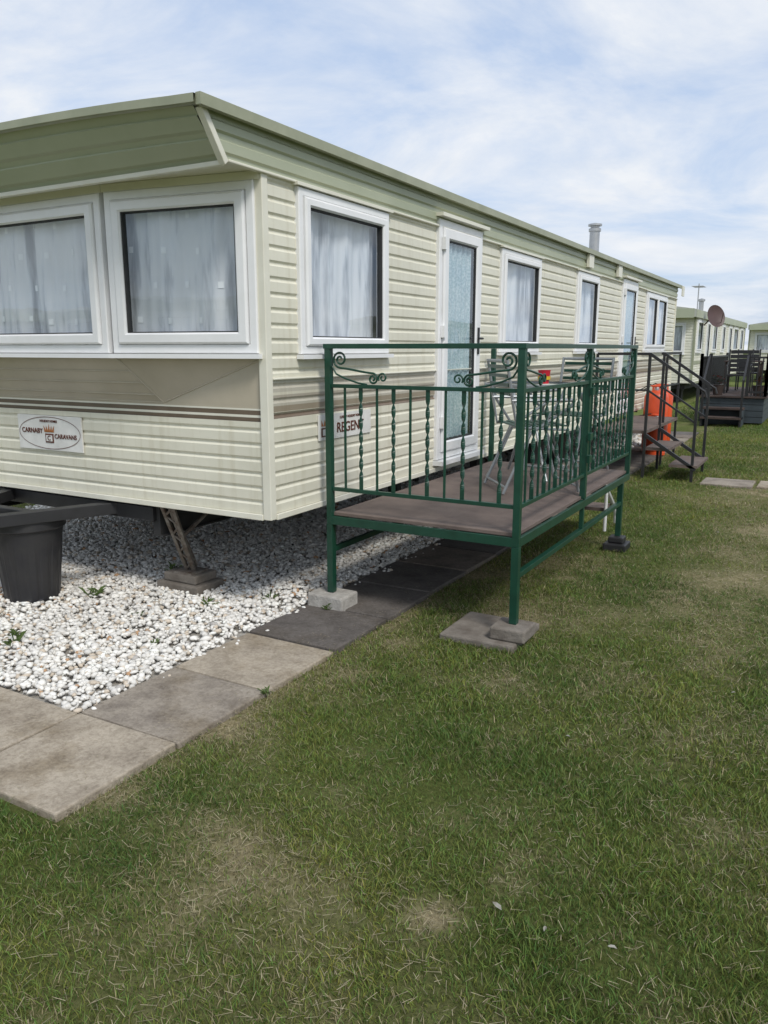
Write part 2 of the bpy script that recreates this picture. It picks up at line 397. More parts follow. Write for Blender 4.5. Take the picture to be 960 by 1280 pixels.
rt.box(.083,.10,Y1-.05,Y1+.16,ZR-.16,ZR+.02,1); rt.box(.05,.082,Y1+.012,Y1+.16,ZR-.02,ZR+.02,1)
rt.build('roof_edge_trim',[M['sagetrim'],M['cream']],car)
tr.build('cream_trims',[M['cream']],car,bevel=.004)
cl.build('cladding',[M['clad']],car)
fr.build('window_frames',[M['white'],M['gasket'],M['cream']],car); gl.build('window_glass',[M['glass']],car,recalc=False); cu.build('net_curtains',[M['curtain'],M['motif']],car,smooth=True)
ob.build('door_curtains',[M['lace']],car,smooth=True); hd.build('door_furniture',[M['steel'],M['white']],car)
il=MB(); il.box(-W+.03,-1.35,.35,Lc-.05,ZB+.03,2.50,0); il.build('interior_partition',[M['inner']],car)
un=MB(); un.box(-W+.01,-.01,.01,Lc-.01,ZB-.012,ZB+.02,0)
for X in(-.95,-2.7):
    un.box(X-.03,X+.03,.05,Lc-.2,.44,.62,0); un.box(X-.05,X+.05,.05,Lc-.2,.43,.4399,0)
for y in(.4,2,3.6,5.2,6.8,8.4,10,11.6): un.box(-W+.1,-.1,y,y+.05,.57,.64,0)
for y in(6.2,7.1): un.tube([(-W+.5,y,.32),(-.5,y,.32)],.03,8)
un.build('underside',[M['under']],car)
wh=MB()
for X in(-.55,-W+.4):
    for y in(6.2,7.1):
        wh.tube([(X-.09,y,.32),(X-.07,y,.32),(X+.07,y,.32),(X+.09,y,.32)],[.26,.32,.32,.26],28,0)
wh.build('wheels',[M['steel']],car,smooth=True)
pr=MB()
for y in(3.2,5.2,8.6,11):
    for X in(-.95,-2.7):
        pr.box(X-.22,X+.22,y-.11,y+.11,.0,.10,0); pr.box(X-.1,X+.1,y-.2,y+.2,.102,.2,0); pr.box(X-.05,X+.05,y-.05,y+.05,.2,.43,1)
pr.build('piers',[M['concdark'],M['under']],car,bevel=.008)
tw=MB()
tw.bar((-1.05,.6,.585),(-1.78,-1.05,.585),.075); tw.bar((-2.6,.6,.585),(-1.87,-1.05,.585),.075)
tw.box(-1.9,-1.75,-1.25,-1.0,.55,.63); tw.box(-2.15,-1.5,-.42,-.36,.56,.61)
tw.box(-2.7,-.95,.02,.10,.53,.62)
tw.tube([(-1.825,-1.2,.6),(-1.825,-1.38,.62)],.035,10)
tw.tube([(-1.64,-.95,.7),(-1.64,-.95,.2)],.024,10)
tw.build('tow_frame',[M['steel']],car,bevel=.004)
jk=MB()
a=Vector((-.80,.0,.645)); b=Vector((-.90,.28,.155))
jk.bar(a+Vector((-.045,0,0)),b+Vector((-.03,0,0)),.022); jk.bar(a+Vector((.045,0,0)),b+Vector((.03,0,0)),.022)
jk.bar(a+Vector((-.03,.05,0)),b+Vector((0,.05,.02)),.022)
for i in range(7):
    t0=i/7;t1=(i+1)/7
    p=a.lerp(b,t0)+Vector(((-.045 if i%2 else .045),0,0)); q=a.lerp(b,t1)+Vector(((.045 if i%2 else -.045),0,0)); jk.tube([p,q],.008,6)
jk.tube([a+Vector((0,.02,0)),b+Vector((0,.02,0))],.016,10)
jk.tube([a.lerp(b,.1)+Vector((0,.45,0)),a.lerp(b,.5)],.014,8)
jk.box(-.98,-.82,.20,.36,.145,.157)
jk.build('corner_jack',[M['rust']],car)
jb=MB(); jb.box(-1.10,-.74,.16,.42,.02,.085,0); jb.box(-1.06,-.78,.19,.40,.0865,.145,0); jb.build('jack_block',[M['concdark']],car,bevel=.01)
fl=MB(); fl.lathe([(.10,2.74),(.10,2.87),(.07,2.875),(.07,3.22),(.085,3.222),(.085,3.26),(.06,3.27),(.06,3.29),(.095,3.295),(.095,3.32),(.0,3.34)],-.45,8.15,24); fl.build('flue',[M['galv']],car,smooth=True)
def text(name,body,size,loc,rot,mat,parent,ext=.001,bold=.012):
    c=bpy.data.curves.new(name,'FONT'); c.body=body; c.size=size; c.extrude=ext; c.align_x='CENTER'; c.align_y='CENTER'; c.materials.append(mat); c.offset=size*bold
    o=bpy.data.objects.new(name,c); scene.collection.objects.link(o); o.location=loc; o.rotation_euler=rot; o.parent=parent; return o
H=math.pi/2
bd=MB(); bd.box(-2.13,-1.50,-.022,-.012,.935,1.165,0)
def ell(mb,cx,cz,rx,rz,y,w,mi):
    n=48; vs=[]
    for k in range(n):
        a=2*math.pi*k/n; c_,s_=math.cos(a),math.sin(a)
        vs+=[(cx+rx*c_,y,cz+rz*s_),(cx+(rx-w)*c_,y,cz+(rz-w)*s_)]
    mb.add(vs,[(2*k,2*((k+1)%n),2*((k+1)%n)+1,2*k+1) for k in range(n)],mi)
ell(bd,-1.815,1.05,.305,.108,-.0245,.004,1)
bd.box(-1.855,-1.775,-.0256,-.023,.985,1.045,1); bd.box(-1.845,-1.785,-.0275,-.0262,.995,1.035,0)
for i,dx in enumerate((-.035,-.018,0,.018,.035)):
    bd.add([(-1.815+dx-.012,-.0246,1.055),(-1.815+dx+.012,-.0246,1.055),(-1.815+dx*1.5,-.0246,1.10+(.012 if i==2 else 0))],[(0,1,2)],2)
bd.build('maker_plate',[M['plate'],M['ink'],M['gold']],car)
text('plate_text','CARNABY',.046,(-1.985,-.025,1.06),(H,0,0),M['ink'],car); text('plate_text','CARAVANS',.042,(-1.655,-.025,1.03),(H,0,0),M['ink'],car)
text('plate_text','HOLIDAY HOMES',.022,(-1.815,-.025,1.128),(H,0,0),M['ink'],car); text('plate_text','C',.045,(-1.815,-.029,1.015),(H,0,0),M['ink'],car)
bs=MB(); bs.box(.012,.020,.47,1.09,1.05,1.205,0); bs.box(.021,.0235,.495,.57,1.07,1.125,1); bs.box(.024,.0255,.505,.56,1.078,1.117,0)
for i,dy in enumerate((-.025,0,.025)): bs.add([(.0215,.5325+dy-.012,1.135),(.0215,.5325+dy+.012,1.135),(.0215,.5325+dy*1.4,1.175)],[(0,1,2)],2)
bs.build('side_badge',[M['plate'],M['ink'],M['gold']],car)
text('badge_text','REGENT',.088,(.0225,.83,1.112),(H,0,H),M['ink'],car); text('badge_text','LUXURY HOLIDAY HOME',.022,(.0225,.83,1.178),(H,0,H),M['ink'],car)

# ------------------------------------------------------------------ DECK
deck=empty('raised_metal_deck')
X0,X1,DY0,DY1,DZ=.10,1.30,.47,3.08,.62
g=MB(); bdm=MB()
bdm.box(X0+.012,X1-.004,DY0+.004,1.735,DZ-.022,DZ,0); bdm.box(X0+.012,X1-.004,1.741,DY1-.004,DZ-.022,DZ-.001,0)
bdm.build('deck_floor',[M['board']],deck,bevel=.003)
def bx(a,b,c,d,e,f): g.box(a,b,c,d,e,f)
bx(X0-.02,X1+.02,DY0-.02,DY0+.0,DZ-.075,DZ-.024); bx(X0-.02,X1+.02,DY1,DY1+.02,DZ-.075,DZ-.024)
bx(X1,X1+.02,DY0+.001,DY1-.001,DZ-.075,DZ-.024); bx(X0-.02,X0,DY0+.001,DY1-.001,DZ-.075,DZ-.024)
for y in(1.1,1.74,2.4): bx(X0+.002,X1-.002,y-.02,y+.02,DZ-.065,DZ-.026)
RZ=1.615; R2=1.385; R3=.765; p=.019
posts=[(X0,DY0),(X1,DY0),(X1,1.76),(X1,DY1),(X0,DY1)]
for (x,y) in posts: bx(x-p,x+p,y-p-.003,y+p-.003,DZ-.074 if (x,y)!=(X1,1.76) else DZ-.02,RZ-.014)
legs=[(X0,DY0+.0),(X1,DY0+.0),(X1,DY1-.2),(X0,DY1-.2)]
for i,(x,y) in enumerate(legs): bx(x-.021,x+.021,y-.022,y+.02,.11,DZ-.0755)
rail=[((X0,DY0),(X1,DY0)),((X1,DY0),(X1,1.76)),((X1,1.76),(X1,DY1))]
bx(X0-.025,X1+.025,DY0-.025,DY0+.021,RZ-.014,RZ+.014); bx(X1-.022,X1+.023,DY0+.0215,DY1+.02,RZ-.013,RZ+.013)
for z in(R2,R3):
    bx(X0+p,X1-p,DY0-.012,DY0+.012,z-.011,z+.011)
    bx(X1-.012,X1+.012,DY0+p,1.76-p-.004,z-.011,z+.011); bx(X1-.012,X1+.012,1.76+p,DY1-p-.004,z-.011,z+.011)
bx(X1-.016,X1+.016,DY0+.02,DY1-.22,.365,.395)
bx(X0-.016,X0+.016,DY0+.02,DY1-.22,.365,.395)
bx(X1-.014,X1+.014,1.74,1.77,.396,DZ-.076)
def spiral(cx,cz,r0,r1,a0,a1,n=16): return [(cx+(r0+(r1-r0)*i/n)*math.cos(a0+(a1-a0)*i/n),cz+(r0+(r1-r0)*i/n)*math.sin(a0+(a1-a0)*i/n)) for i in range(n+1)]
def scrolls(T,L):
    for sgn,base in((1,0),(-1,L)):
        s1=spiral(.078,1.540,.010,.050,-H-3.4*math.pi,-H,30)
        s2=spiral(.300,1.430,.032,.008,H,H-3.0*math.pi,24)
        a=s1[-1]; b=s2[0]; mid=[]
        for i in range(1,10):
            t=i/10; mt=3*t*t-2*t*t*t; mid.append((a[0]+(b[0]-a[0])*t,a[1]+(b[1]-a[1])*(.5*t+.5*mt)))
        g.tube([T(base+sgn*u,0,z) for u,z in s1+mid+s2],.0068,6)
        s3=spiral(.365,1.437,.030,.008,math.pi*1.2,math.pi*1.2-2.6*math.pi,20)
        g.tube([T(base+sgn*u,0,z) for u,z in s3],.006,6)
        s4=[(.02,1.50),(.05,1.455),(.11,1.43),(.2,1.405),(.26,1.397)]
        g.tube([T(base+sgn*u,0,z) for u,z in s4],.006,6)
def balusters(T,L,n):
    for i in range(1,n+1):
        u=L*i/(n+1)
        nseg=60; z0,z1=R3+.01,R2-.01
        if i%2==0:
            pts=[];tws=[]
            for k in range(nseg+1):
                t=k/nseg; pts.append(T(u,0,z0+(z1-z0)*t)); tws.append(math.pi*6*min(1,max(0,(t-.10)/.80)))
            g.tube(pts,.0170,4,twist=tws,phase=math.pi/4,flat=.36)
        else: g.tube([T(u,0,z0),T(u,0,z1)],.0085,4,phase=math.pi/4)
for (a,b),n in zip(rail,(10,11,11)):
    T,L=frame(a[0],a[1],b[0],b[1]); scrolls(T,L); balusters(T,L,n)
for z in(.85,1.0,1.3): bx(X1+.0195,X1+.04,1.73,1.79,z,z+.05)
g.build('steel_frame',[M['green']],deck,bevel=.0015)
cb=MB(); cb.box(X0-.13,X0+.13,DY0-.09,DY0+.10,.0,.105,0)
cb.build('support_block',[M['conc']],deck,bevel=.012)
cb=MB(); cb.box(X1-.38,X1+.06,DY0-.16,DY0+.28,-.01,.035,0); cb.box(X1-.10,X1+.10,DY0-.11,DY0+.09,.036,.108,0)
cb.box(X1-.09,X1+.09,DY1-.32,DY1-.12,0,.06,1); cb.box(X1-.06,X1+.06,DY1-.28,DY1-.16,.061,.11,1); cb.box(X0-.1,X0+.1,DY1-.3,DY1-.1,0.02,.11,0)
cb.build('support_block',[M['concdark'],M['steel']],deck,bevel=.01)
st=MB()
for k,(z,y) in enumerate(((.42,DY1+.16),(.22,DY1+.44))):
    st.box(.35,1.05,y-.12,y+.13,z-.03,z,0)
for x in(.33,1.07):
    st.tube([(x,DY1+.04,.58),(x,DY1+.3,.40),(x,DY1+.6,.2),(x,DY1+.68,.1),(x,DY1+.70,.02)],.017,8,1)
    st.tube([(x,DY1+.3,.02),(x,DY1+.3,.40)],.015,8,1)
st.build('rear_step',[M['board'],M['whitetube']],deck)

# ------------------------------------------------------------------ table & chairs
tb=empty('garden_table',(.68,2.38,DZ))
t=MB(); t.lathe([(.33,.70),(.345,.705),(.345,.72),(.33,.725)],0,0,36,0,False)
for k in range(4):
    a=math.pi/4+k*H; c_,s_=math.cos(a),math.sin(a)
    t.tube([(c_*.31,s_*.31,.705),(c_*.27,s_*.27,.60),(c_*.13,s_*.13,.40),(c_*.25,s_*.25,.15),(c_*.34,s_*.34,.01)],.011,8)
t.lathe([(.14,.385),(.15,.39),(.15,.40),(.14,.405)],0,0,24,0,False)
t.build('tube_frame',[M['grey']],tb,smooth=True)
t=MB(); t.lathe([(.0,.708),(.33,.708),(.33,.716),(0,.716)],0,0,36,0,False); t.build('glass_top',[M['glass']],tb)
def chair(loc,rz):
    e=empty('garden_chair',loc,rz); m=MB(); s=MB()
    for x in(-.23,.23):
        m.tube([(x,-.28,.01),(x,-.10,.42),(x,.18,.60),(x,.2,.64)],.011,8)
        m.tube([(x,.26,.01),(x,.16,.44),(x,-.20,.46),(x,-.23,.62),(x,-.28,.91)],.011,8)
        m.tube([(x,-.24,.64),(x,.2,.64)],.012,8)
    m.tube([(-.23,-.28,.90),(.23,-.28,.90)],.011,8); m.tube([(-.23,-.26,.05),(.23,-.26,.05)],.009,8); m.tube([(-.23,.25,.05),(.23,.25,.05)],.009,8)
    for k in range(6): s.box(-.215,.215,-.20+k*.065,-.16+k*.065,.462,.472)
    for k in range(4):
        z=.67+k*.060; y=-.245-.035*k/3
        s.box(-.215,.215,y-.006,y+.006,z,z+.024)
    m.build('chair_frame',[M['grey']],e,smooth=True); s.build('slats',[M['green']],e,bevel=.003)
chair((.90,1.86,DZ),math.radians(-52)); chair((.86,2.80,DZ),math.radians(165))
cup=empty('red_pot',(.83,2.26,DZ+.726)); c=MB()
c.lathe([(.035,0),(.045,.09),(.048,.10),(.044,.10),(.034,.01)],0,0,24,0); c.lathe([(.047,.03),(.0485,.055)],0,0,24,1,False)
c.build('pot_body',[M['red'],M['yellow']],cup)

# ------------------------------------------------------------------ second entrance steps
es=empty('entrance_steps'); s=MB()
s.box(.06,.72,6.65,8.95,.56,.60,1); s.box(.73,1.02,6.65,7.55,.36,.395,1); s.box(1.03,1.36,6.62,7.58,.17,.205,1)
for y in(6.64,7.56):
    s.bar((.72,y,.55),(1.34,y,.15),.04)
    s.bar((1.30,y,0),(1.30,y,1.16),.032); s.bar((.72,y,.0),(.72,y,1.55),.032)
    s.bar((.72,y,1.54),(1.30,y,1.15),.034); s.bar((.72,y,1.10),(1.30,y,.72),.022)
    s.tube([(1.30,y,1.15),(1.38,y,1.10),(1.40,y,1.03)],.015,8)
for y in(6.64,): s.bar((.08,y,1.54),(.72,y,1.54),.034); s.bar((.08,y,0),(.08,y,1.54),.03); s.bar((.08,y,1.1),(.72,y,1.1),.022)
for y in(7.9,8.92): s.bar((.70,y,0),(.70,y,1.55),.03)
s.bar((.70,7.56,1.54),(.70,8.93,1.54),.034); s.bar((.70,7.56,1.1),(.70,8.93,1.1),.022)
s.build('steel_steps',[M['steel'],M['board']],es)

# ------------------------------------------------------------------ gas cylinders
def gas(x,y,h,r):
    e=empty('gas_cylinder',(x,y,0)); m=MB()
    m.lathe([(r*.93,.02),(r*.93,.06),(r*.9,.065),(r,.10),(r,h*.83),(r*.9,h*.88),(r*.6,h*.925),(r*.25,h*.94)],0,0,28,0)
    m.lathe([(r*.03+.03,h*.93),(.03,h*.985),(.02,h)],0,0,16,1)
    for k in range(3):
        a=k*2.1; m.tube([(r*.5*math.cos(a),r*.5*math.sin(a),h*.92),(r*.5*math.cos(a),r*.5*math.sin(a),h*1.0)],.012,6)
    m.tube([(r*.5*math.cos(a),r*.5*math.sin(a),h) for a in np.linspace(0,6.28,20)],.012,6)
    m.tube([(0,0,h*.97),(-.1,0,h*1.02),(-x+.0,.1,h*.9)],.008,6,2)
    m.build('cylinder_body',[M['orange'],M['galv'],M['steel']],e,smooth=True)
gas(.34,9.25,1.04,.18); gas(.32,9.75,1.04,.18); gas(.42,8.98,.62,.16)

# ------------------------------------------------------------------ bucket
bk=empty('black_bucket',(-1.70,-.34,.02)); m=MB()
n=96; prof_=[(.165,0),(.168,.01)]+[(.17+.045*k/8,.02+.44*k/8) for k in range(9)]+[(.235,.47),(.238,.475),(.238,.53),(.228,.532),(.222,.50),(.16,.03)]
vs=[];fs=[]
for j,(r,z) in enumerate(prof_):
    for k in range(n):
        a=2*math.pi*k/n; rr=r*(1-.03*(k%6<2)) if 1<j<11 else r
        vs.append((rr*math.cos(a),rr*math.sin(a),z))
for j in range(len(prof_)-1):
    for k in range(n): fs.append((j*n+k,j*n+(k+1)%n,(j+1)*n+(k+1)%n,(j+1)*n+k))
fs.append(tuple(range(n))); fs.append(tuple(range((len(prof_)-1)*n,len(prof_)*n)))
m.add(vs,fs); m.build('ribbed_body',[M['bucket']],bk)

# ------------------------------------------------------------------ neighbours
def nb_caravan(loc,rz,L,Wd,wins,dcol='sage',wallm='cream'):
    e=empty('static_caravan',loc,rz); c=MB(); f=MB(); gg=MB(); cc=MB()
    T,_=frame(0,0,0,L)
    wall(c,T,L,.6,2.5,[(a+.02,b-.02,z0+.02,2.43) for a,b,z0 in wins])
    for a,b,z0 in wins: window(f,gg,cc,T,a,b,z0,2.45,1)
    T2,_=frame(-Wd,0,0,0); fw=[(.25,1.15,1.45),(1.2,Wd-1.2,1.45),(Wd-1.15,Wd-.25,1.45)]
    wall(c,T2,Wd,.6,2.5,[(a+.02,b-.02,z0+.02,2.33) for a,b,z0 in fw])
    for a,b,z0 in fw: window(f,gg,cc,T2,a,b,z0,2.35,1,drip=False)
    T3,_=frame(0,L,-Wd,L); wall(c,T3,Wd,.6,2.5,[]); T4,_=frame(-Wd,L,-Wd,0); wall(c,T4,L,.6,2.5,[])
    c.build('cladding',[M[wallm]],e); f.build('window_frames',[M['white'],M['gasket'],M['cream']],e); gg.build('window_glass',[M['glass']],e,recalc=False); cc.build('net_curtains',[M['curtain']],e)
    r=MB(); k=12; vs=[]
    for y in(-.35,L+.1):
        for i in range(k+1):
            x=.06-(Wd+.12)*i/k; vs.append((x,y,2.72+.16*(1-((x+Wd/2)/(Wd/2+.06))**2)))
        vs+=[(-Wd-.06,y,2.50),(.06,y,2.50)]
    nn=k+3
    r.add(vs,[(i,(i+1)%nn,nn+(i+1)%nn,nn+i) for i in range(nn)]+[tuple(range(nn)),tuple(range(nn,2*nn))],0); r.build('roof',[M['roof'],M['sage']],e)
    r2=MB(); r2.box(.062,.08,-.35,L+.1,2.49,2.70,0); r2.box(-Wd,0,-.372,-.352,2.48,2.74,0); r2.build('fascia',[M[dcol]],e)
    t_=MB()
    for X,Y in((0,0),(0,L),(-Wd,0),(-Wd,L)): t_.box(X-.03,X+.03,Y-.03,Y+.03,.58,2.49)
    t_.box(.012,.03,.04,L-.04,.57,.63); t_.box(.012,.02,.04,L-.04,1.15,1.25)
    t_.build('corner_trims',[M['sagetrim']],e)
    u=MB(); u.box(-Wd+.2,-.2,.2,L-.2,.42,.58,0)
    for y in(1,L*.5,L*.55,L-1):
        for x in(-.5,-Wd+.5): u.box(x-.12,x+.12,y-.12,y+.12,0,.42,0)
    u.build('chassis',[M['under']],e); return e
ws=[(.3,1.3,1.5),(2.2,3.0,.72),(3.6,4.7,1.5),(6,6.9,1.5),(8,9,.72),(9.6,11.2,1.5)]
eB=nb_caravan((-1.0,21.5,0),0,14,3.4,ws+[(12,13.2,1.5)])
d=MB()
vs=[];fs=[]; dc=Vector((.35,1.2,2.55)); ax=Vector((.75,-.6,.25)).normalized(); a1=ax.orthogonal().normalized(); a2=ax.cross(a1)
for j in range(7):
    r=.34*j/6
    for k in range(24):
        a=2*math.pi*k/24; vs.append(dc+a1*math.cos(a)*r+a2*math.sin(a)*r+ax*(r*r*.6))
for j in range(6):
    for k in range(24): fs.append((j*24+k,j*24+(k+1)%24,(j+1)*24+(k+1)%24,(j+1)*24+k))
d.add(vs,fs); d.tube([dc,dc-ax*.12,(.06,1.25,2.3)],.02,8); d.tube([dc-a2*.3,dc+ax*.35],.01,6)
d.build('satellite_dish',[M['dish']],eB)
d=MB(); d.tube([(-.5,3.5,2.8),(-.5,3.5,3.7)],.018,8)
d.tube([(-.5,3.1,3.6),(-.5,3.9,3.6)],.01,6)
for y in np.linspace(3.15,3.85,7): d.tube([(-.68,y,3.6),(-.32,y,3.6)],.007,5)
d.lathe([(.08,2.8),(.08,3.2),(.12,3.22),(.12,3.28),(.0,3.32)],-.6,5,16)
d.build('aerial_and_flue',[M['galv']],eB)
nb_caravan((2.1,39,0),0,12,3.2,ws)
nb_caravan((-6.5,-13.5,0),H,12,3.2,ws)
nb_caravan((-20.5,-12.8,0),H,11.5,3.2,ws)
nb_caravan((11,15,0),math.pi,12,3.2,ws)
nb_caravan((13,36,0),math.radians(170),12,3.2,ws)
fd=empty('timber_deck'); m=MB()
for k in range(4): m.box(.18,1.45,15,19.5,.05+k*.13,.17+k*.13,0)
m.box(.12,1.5,14.95,19.55,.575,.61,1)
m.box(.30,1.1,14.6,14.94,.34,.38,1); m.box(.30,1.1,14.3,14.66,.16,.20,1)
m.box(.30,.34,14.35,14.93,.0,.335,0); m.box(1.06,1.10,14.35,14.93,.0,.335,0); m.box(.345,1.055,14.9,14.93,.0,.335,0)
m.build('platform',[M['slatec'],M['boardedge']],fd)
m=MB()
def fence(a,b,n):
    T,L=frame(*a,*b)
    for z in(.70,1.42): m.box(0,L,-.02,.02,z-.02,z+.02,0,T)
    for i in range(n+1): m.box(L*i/n-.012,L*i/n+.012,-.012,.012,.61,1.42,0,T)
    for i in(0,n): m.box(L*i/n-.03,L*i/n+.03,-.03,.03,.61,1.5,0,T)
fence((1.1,15.0),(1.46,15.0),4); fence((1.46,15.0),(1.46,19.5),34); fence((.16,15.0),(.16,19.5),34); fence((.16,15),(.34,15),2)
for x in(.32,1.08): m.bar((x,14.97,1.45),(x,14.35,.95),.04); m.bar((x,14.35,0),(x,14.35,.97),.04)
m.build('railings',[M['steel']],fd)
def pchair(x,y,rz):
    pf=empty('patio_chair',(x,y,.61),rz); m=MB()
    m.box(-.23,.23,-.22,.22,.39,.43)
    for xx in(-.24,.24):
        m.tube([(xx,-.22,0),(xx,-.22,.62),(xx,.2,.64)],.016,8); m.tube([(xx,.24,0),(xx,.22,.45),(xx,.28,.98)],.016,8)
    for k in range(5): m.box(-.22,.22,.225+.01*k,.24+.01*k,.48+.1*k,.56+.1*k)
    m.build('seat_and_back',[M['steel']],pf)
pchair(.8,16.1,0); pchair(.85,17.9,math.pi)
pt_=empty('patio_table',(.82,17.0,.61)); m=MB(); m.box(-.4,.4,-.4,.4,.69,.72)
for x in(-.35,.35):
    for y in(-.35,.35): m.box(x-.02,x+.02,y-.02,y+.02,0,.69)
m.build('table_body',[M['boardedge']],pt_)
for x,y in((.5,15.25),(1.3,15.3),(1.3,18.6)):
    pf=empty('flower_pot',(x,y,.61)); m=MB(); m.lathe([(.09,0),(.13,.2),(.14,.22),(.12,.22)],0,0,20)
    for k in range(60):
        a=random.random()*6.28; r=random.random()*.15; z=.22+random.random()*.2; s_=.03
        p_=(r*math.cos(a),r*math.sin(a),z); m.add([(p_[0]-s_,p_[1],p_[2]),(p_[0],p_[1]-s_,p_[2]+.01),(p_[0]+s_,p_[1],p_[2]+.02),(p_[0],p_[1]+s_,p_[2])],[(0,1,2,3)],1 if k%4 else 2)
    m.build('pot',[M['boardedge'],simple('leafgreen',(.06,.11,.03)),M['red']],pf,recalc=False)

# ------------------------------------------------------------------ numpy terrain
_tab=rng.random((256,256))
def vnoise(x,y):
    xi=np.floor(x).astype(int); yi=np.floor(y).astype(int); fx=x-xi; fy=y-yi
    fx=fx*fx*(3-2*fx); fy=fy*fy*(3-2*fy)
    g=lambda a,b:_tab[a%256,b%256]
    return (g(xi,yi)*(1-fx)+g(xi+1,yi)*fx)*(1-fy)+(g(xi,yi+1)*(1-fx)+g(xi+1,yi+1)*fx)*fy
def fbm(x,y,s,o=4):
    r=0;a=1;t=0
    for i in range(o): r=r+a*vnoise(x*s+17*i,y*s+31*i); t+=a; a*=.55; s*=2.1
    return r/t
spots=[(1.87,-1.72,.05,1.2),(2.18,2.34,.20,1.0),(1.35,-2.05,.28,.45),(1.9,-2.2,.2,.3),(.72,-.35,.10,.9),(.66,-1.1,.11,.9),(.72,.1,.11,.7),(2.35,4.2,.3,.8),(2.1,3.3,.2,.45),(1.45,-.05,.12,.6),(1.75,5.5,.35,.6),(1.15,-1.7,.16,.35),(.75,1.6,.2,.8),(1.1,.9,.2,.6),(2.3,6.4,.4,.7),(2.6,-.9,.15,.35),(2.2,1.2,.15,.4),(1.05,2.2,.25,.6),(.62,-1.7,.08,.6),(1.9,.3,.12,.25)]
def dryf(x,y):
    d=np.clip((fbm(x,y,1.6,4)-.53)*3.0,0,1)*.4
    d=d+np.clip((fbm(x+50,y+9,6,3)-.55)*3,0,1)*.35
    for sx,sy,r,a in spots: d=d+a*np.exp(-((x-sx)**2+(y-sy)**2)/(2*r*r))*(.1+1.1*fbm(x,y,8,3))
    d=d+.5*np.exp(-((x-.57)**2)/(2*.045**2))*(y>-1.95)*fbm(x,y,3,3)*1.4
    d=d+.18*np.exp(-((x-2.25-.1*np.sin(y))**2)/(2*.25**2))*(y>0.5)
    return np.clip(d,0,1)
def grow(a,b,step,lim):
    near=list(np.arange(a,b,step)); 
    out=[];x=b;s=step
    while x<lim: out.append(x); s*=1.25; x+=s
    out.append(lim)
    neg=[];x=a;s=step
    while x>-lim: s*=1.25; x-=s; neg.append(max(x,-lim))
    return np.array(sorted(set(neg))+near+out)
gx=grow(-.6,4.2,.05,450.); gy=grow(-3.5,12,.05,450.)
GX,GY=np.meshgrid(gx,gy); 
GZ=(fbm(GX,GY,.8,2)-.5)*.02*((GX>.8)&(GX<30)&(GY<60)&(GY>-20))-.004
nxg,nyg=len(gx),len(gy)
V=np.stack([GX,GY,GZ],-1).reshape(-1,3)
idx=np.arange(nxg*nyg).reshape(nyg,nxg)
Q=np.stack([idx[:-1,:-1],idx[:-1,1:],idx[1:,1:],idx[1:,:-1]],-1).reshape(-1,4)
def npmesh(name,V,F,mat,col=None,parent=None):
    k=F.shape[1]; me=bpy.data.meshes.new(name); me.vertices.add(len(V)); me.vertices.foreach_set('co',V.astype(np.float32).ravel())
    me.loops.add(F.size); me.loops.foreach_set('vertex_index',F.astype(np.int32).ravel())
    me.polygons.add(len(F)); me.polygons.foreach_set('loop_start',np.arange(0,F.size,k,dtype=np.int32))
    me.update(calc_edges=True); me.validate()
    if col is not None:
        a=me.color_attributes.new('Col','FLOAT_COLOR','POINT'); c4=np.ones((len(V),4),np.float32); c4[:,:3]=col; a.data.foreach_set('color',c4.ravel())
    me.materials.append(mat); o=bpy.data.objects.new(name,me); scene.collection.objects.link(o)
    if parent: o.parent=parent
    return o
GREEN=np.array([.165,.210,.045]); STRAW=np.array([.43,.365,.21]); SOIL=np.array([.26,.205,.14])
D=dryf(V[:,0],V[:,1])[:,None]
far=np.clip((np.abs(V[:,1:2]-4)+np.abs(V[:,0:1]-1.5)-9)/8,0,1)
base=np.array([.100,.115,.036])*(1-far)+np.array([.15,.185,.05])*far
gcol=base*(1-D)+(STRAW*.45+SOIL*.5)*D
m,nt,b=new_mat('grass_soil'); a=N(nt,'ShaderNodeAttribute',attribute_name='Col')
n=noise(nt,45,6,.7); r=ramp(nt,n.outputs['Fac'],[(.3,(.45,.45,.42)),(.55,(1,1,1)),(.75,(1.0,1,1))])
n2=noise(nt,3.,6,.7); r2=ramp(nt,n2.outputs['Fac'],[(.35,(.78,.84,.7)),(.6,(1,1,1))])
c=mixc(nt,1.,a.outputs['Color'],r.outputs[0],'MULTIPLY'); c=mixc(nt,1.,c,r2.outputs[0],'MULTIPLY')
nt.links.new(c,b.inputs['Base Color']); b.inputs['Roughness'].default_value=1; b.inputs['Specular IOR Level'].default_value=.1; bump(nt,b,n.outputs['Fac'],.8,.02)
npmesh('ground',V,Q,m,gcol)

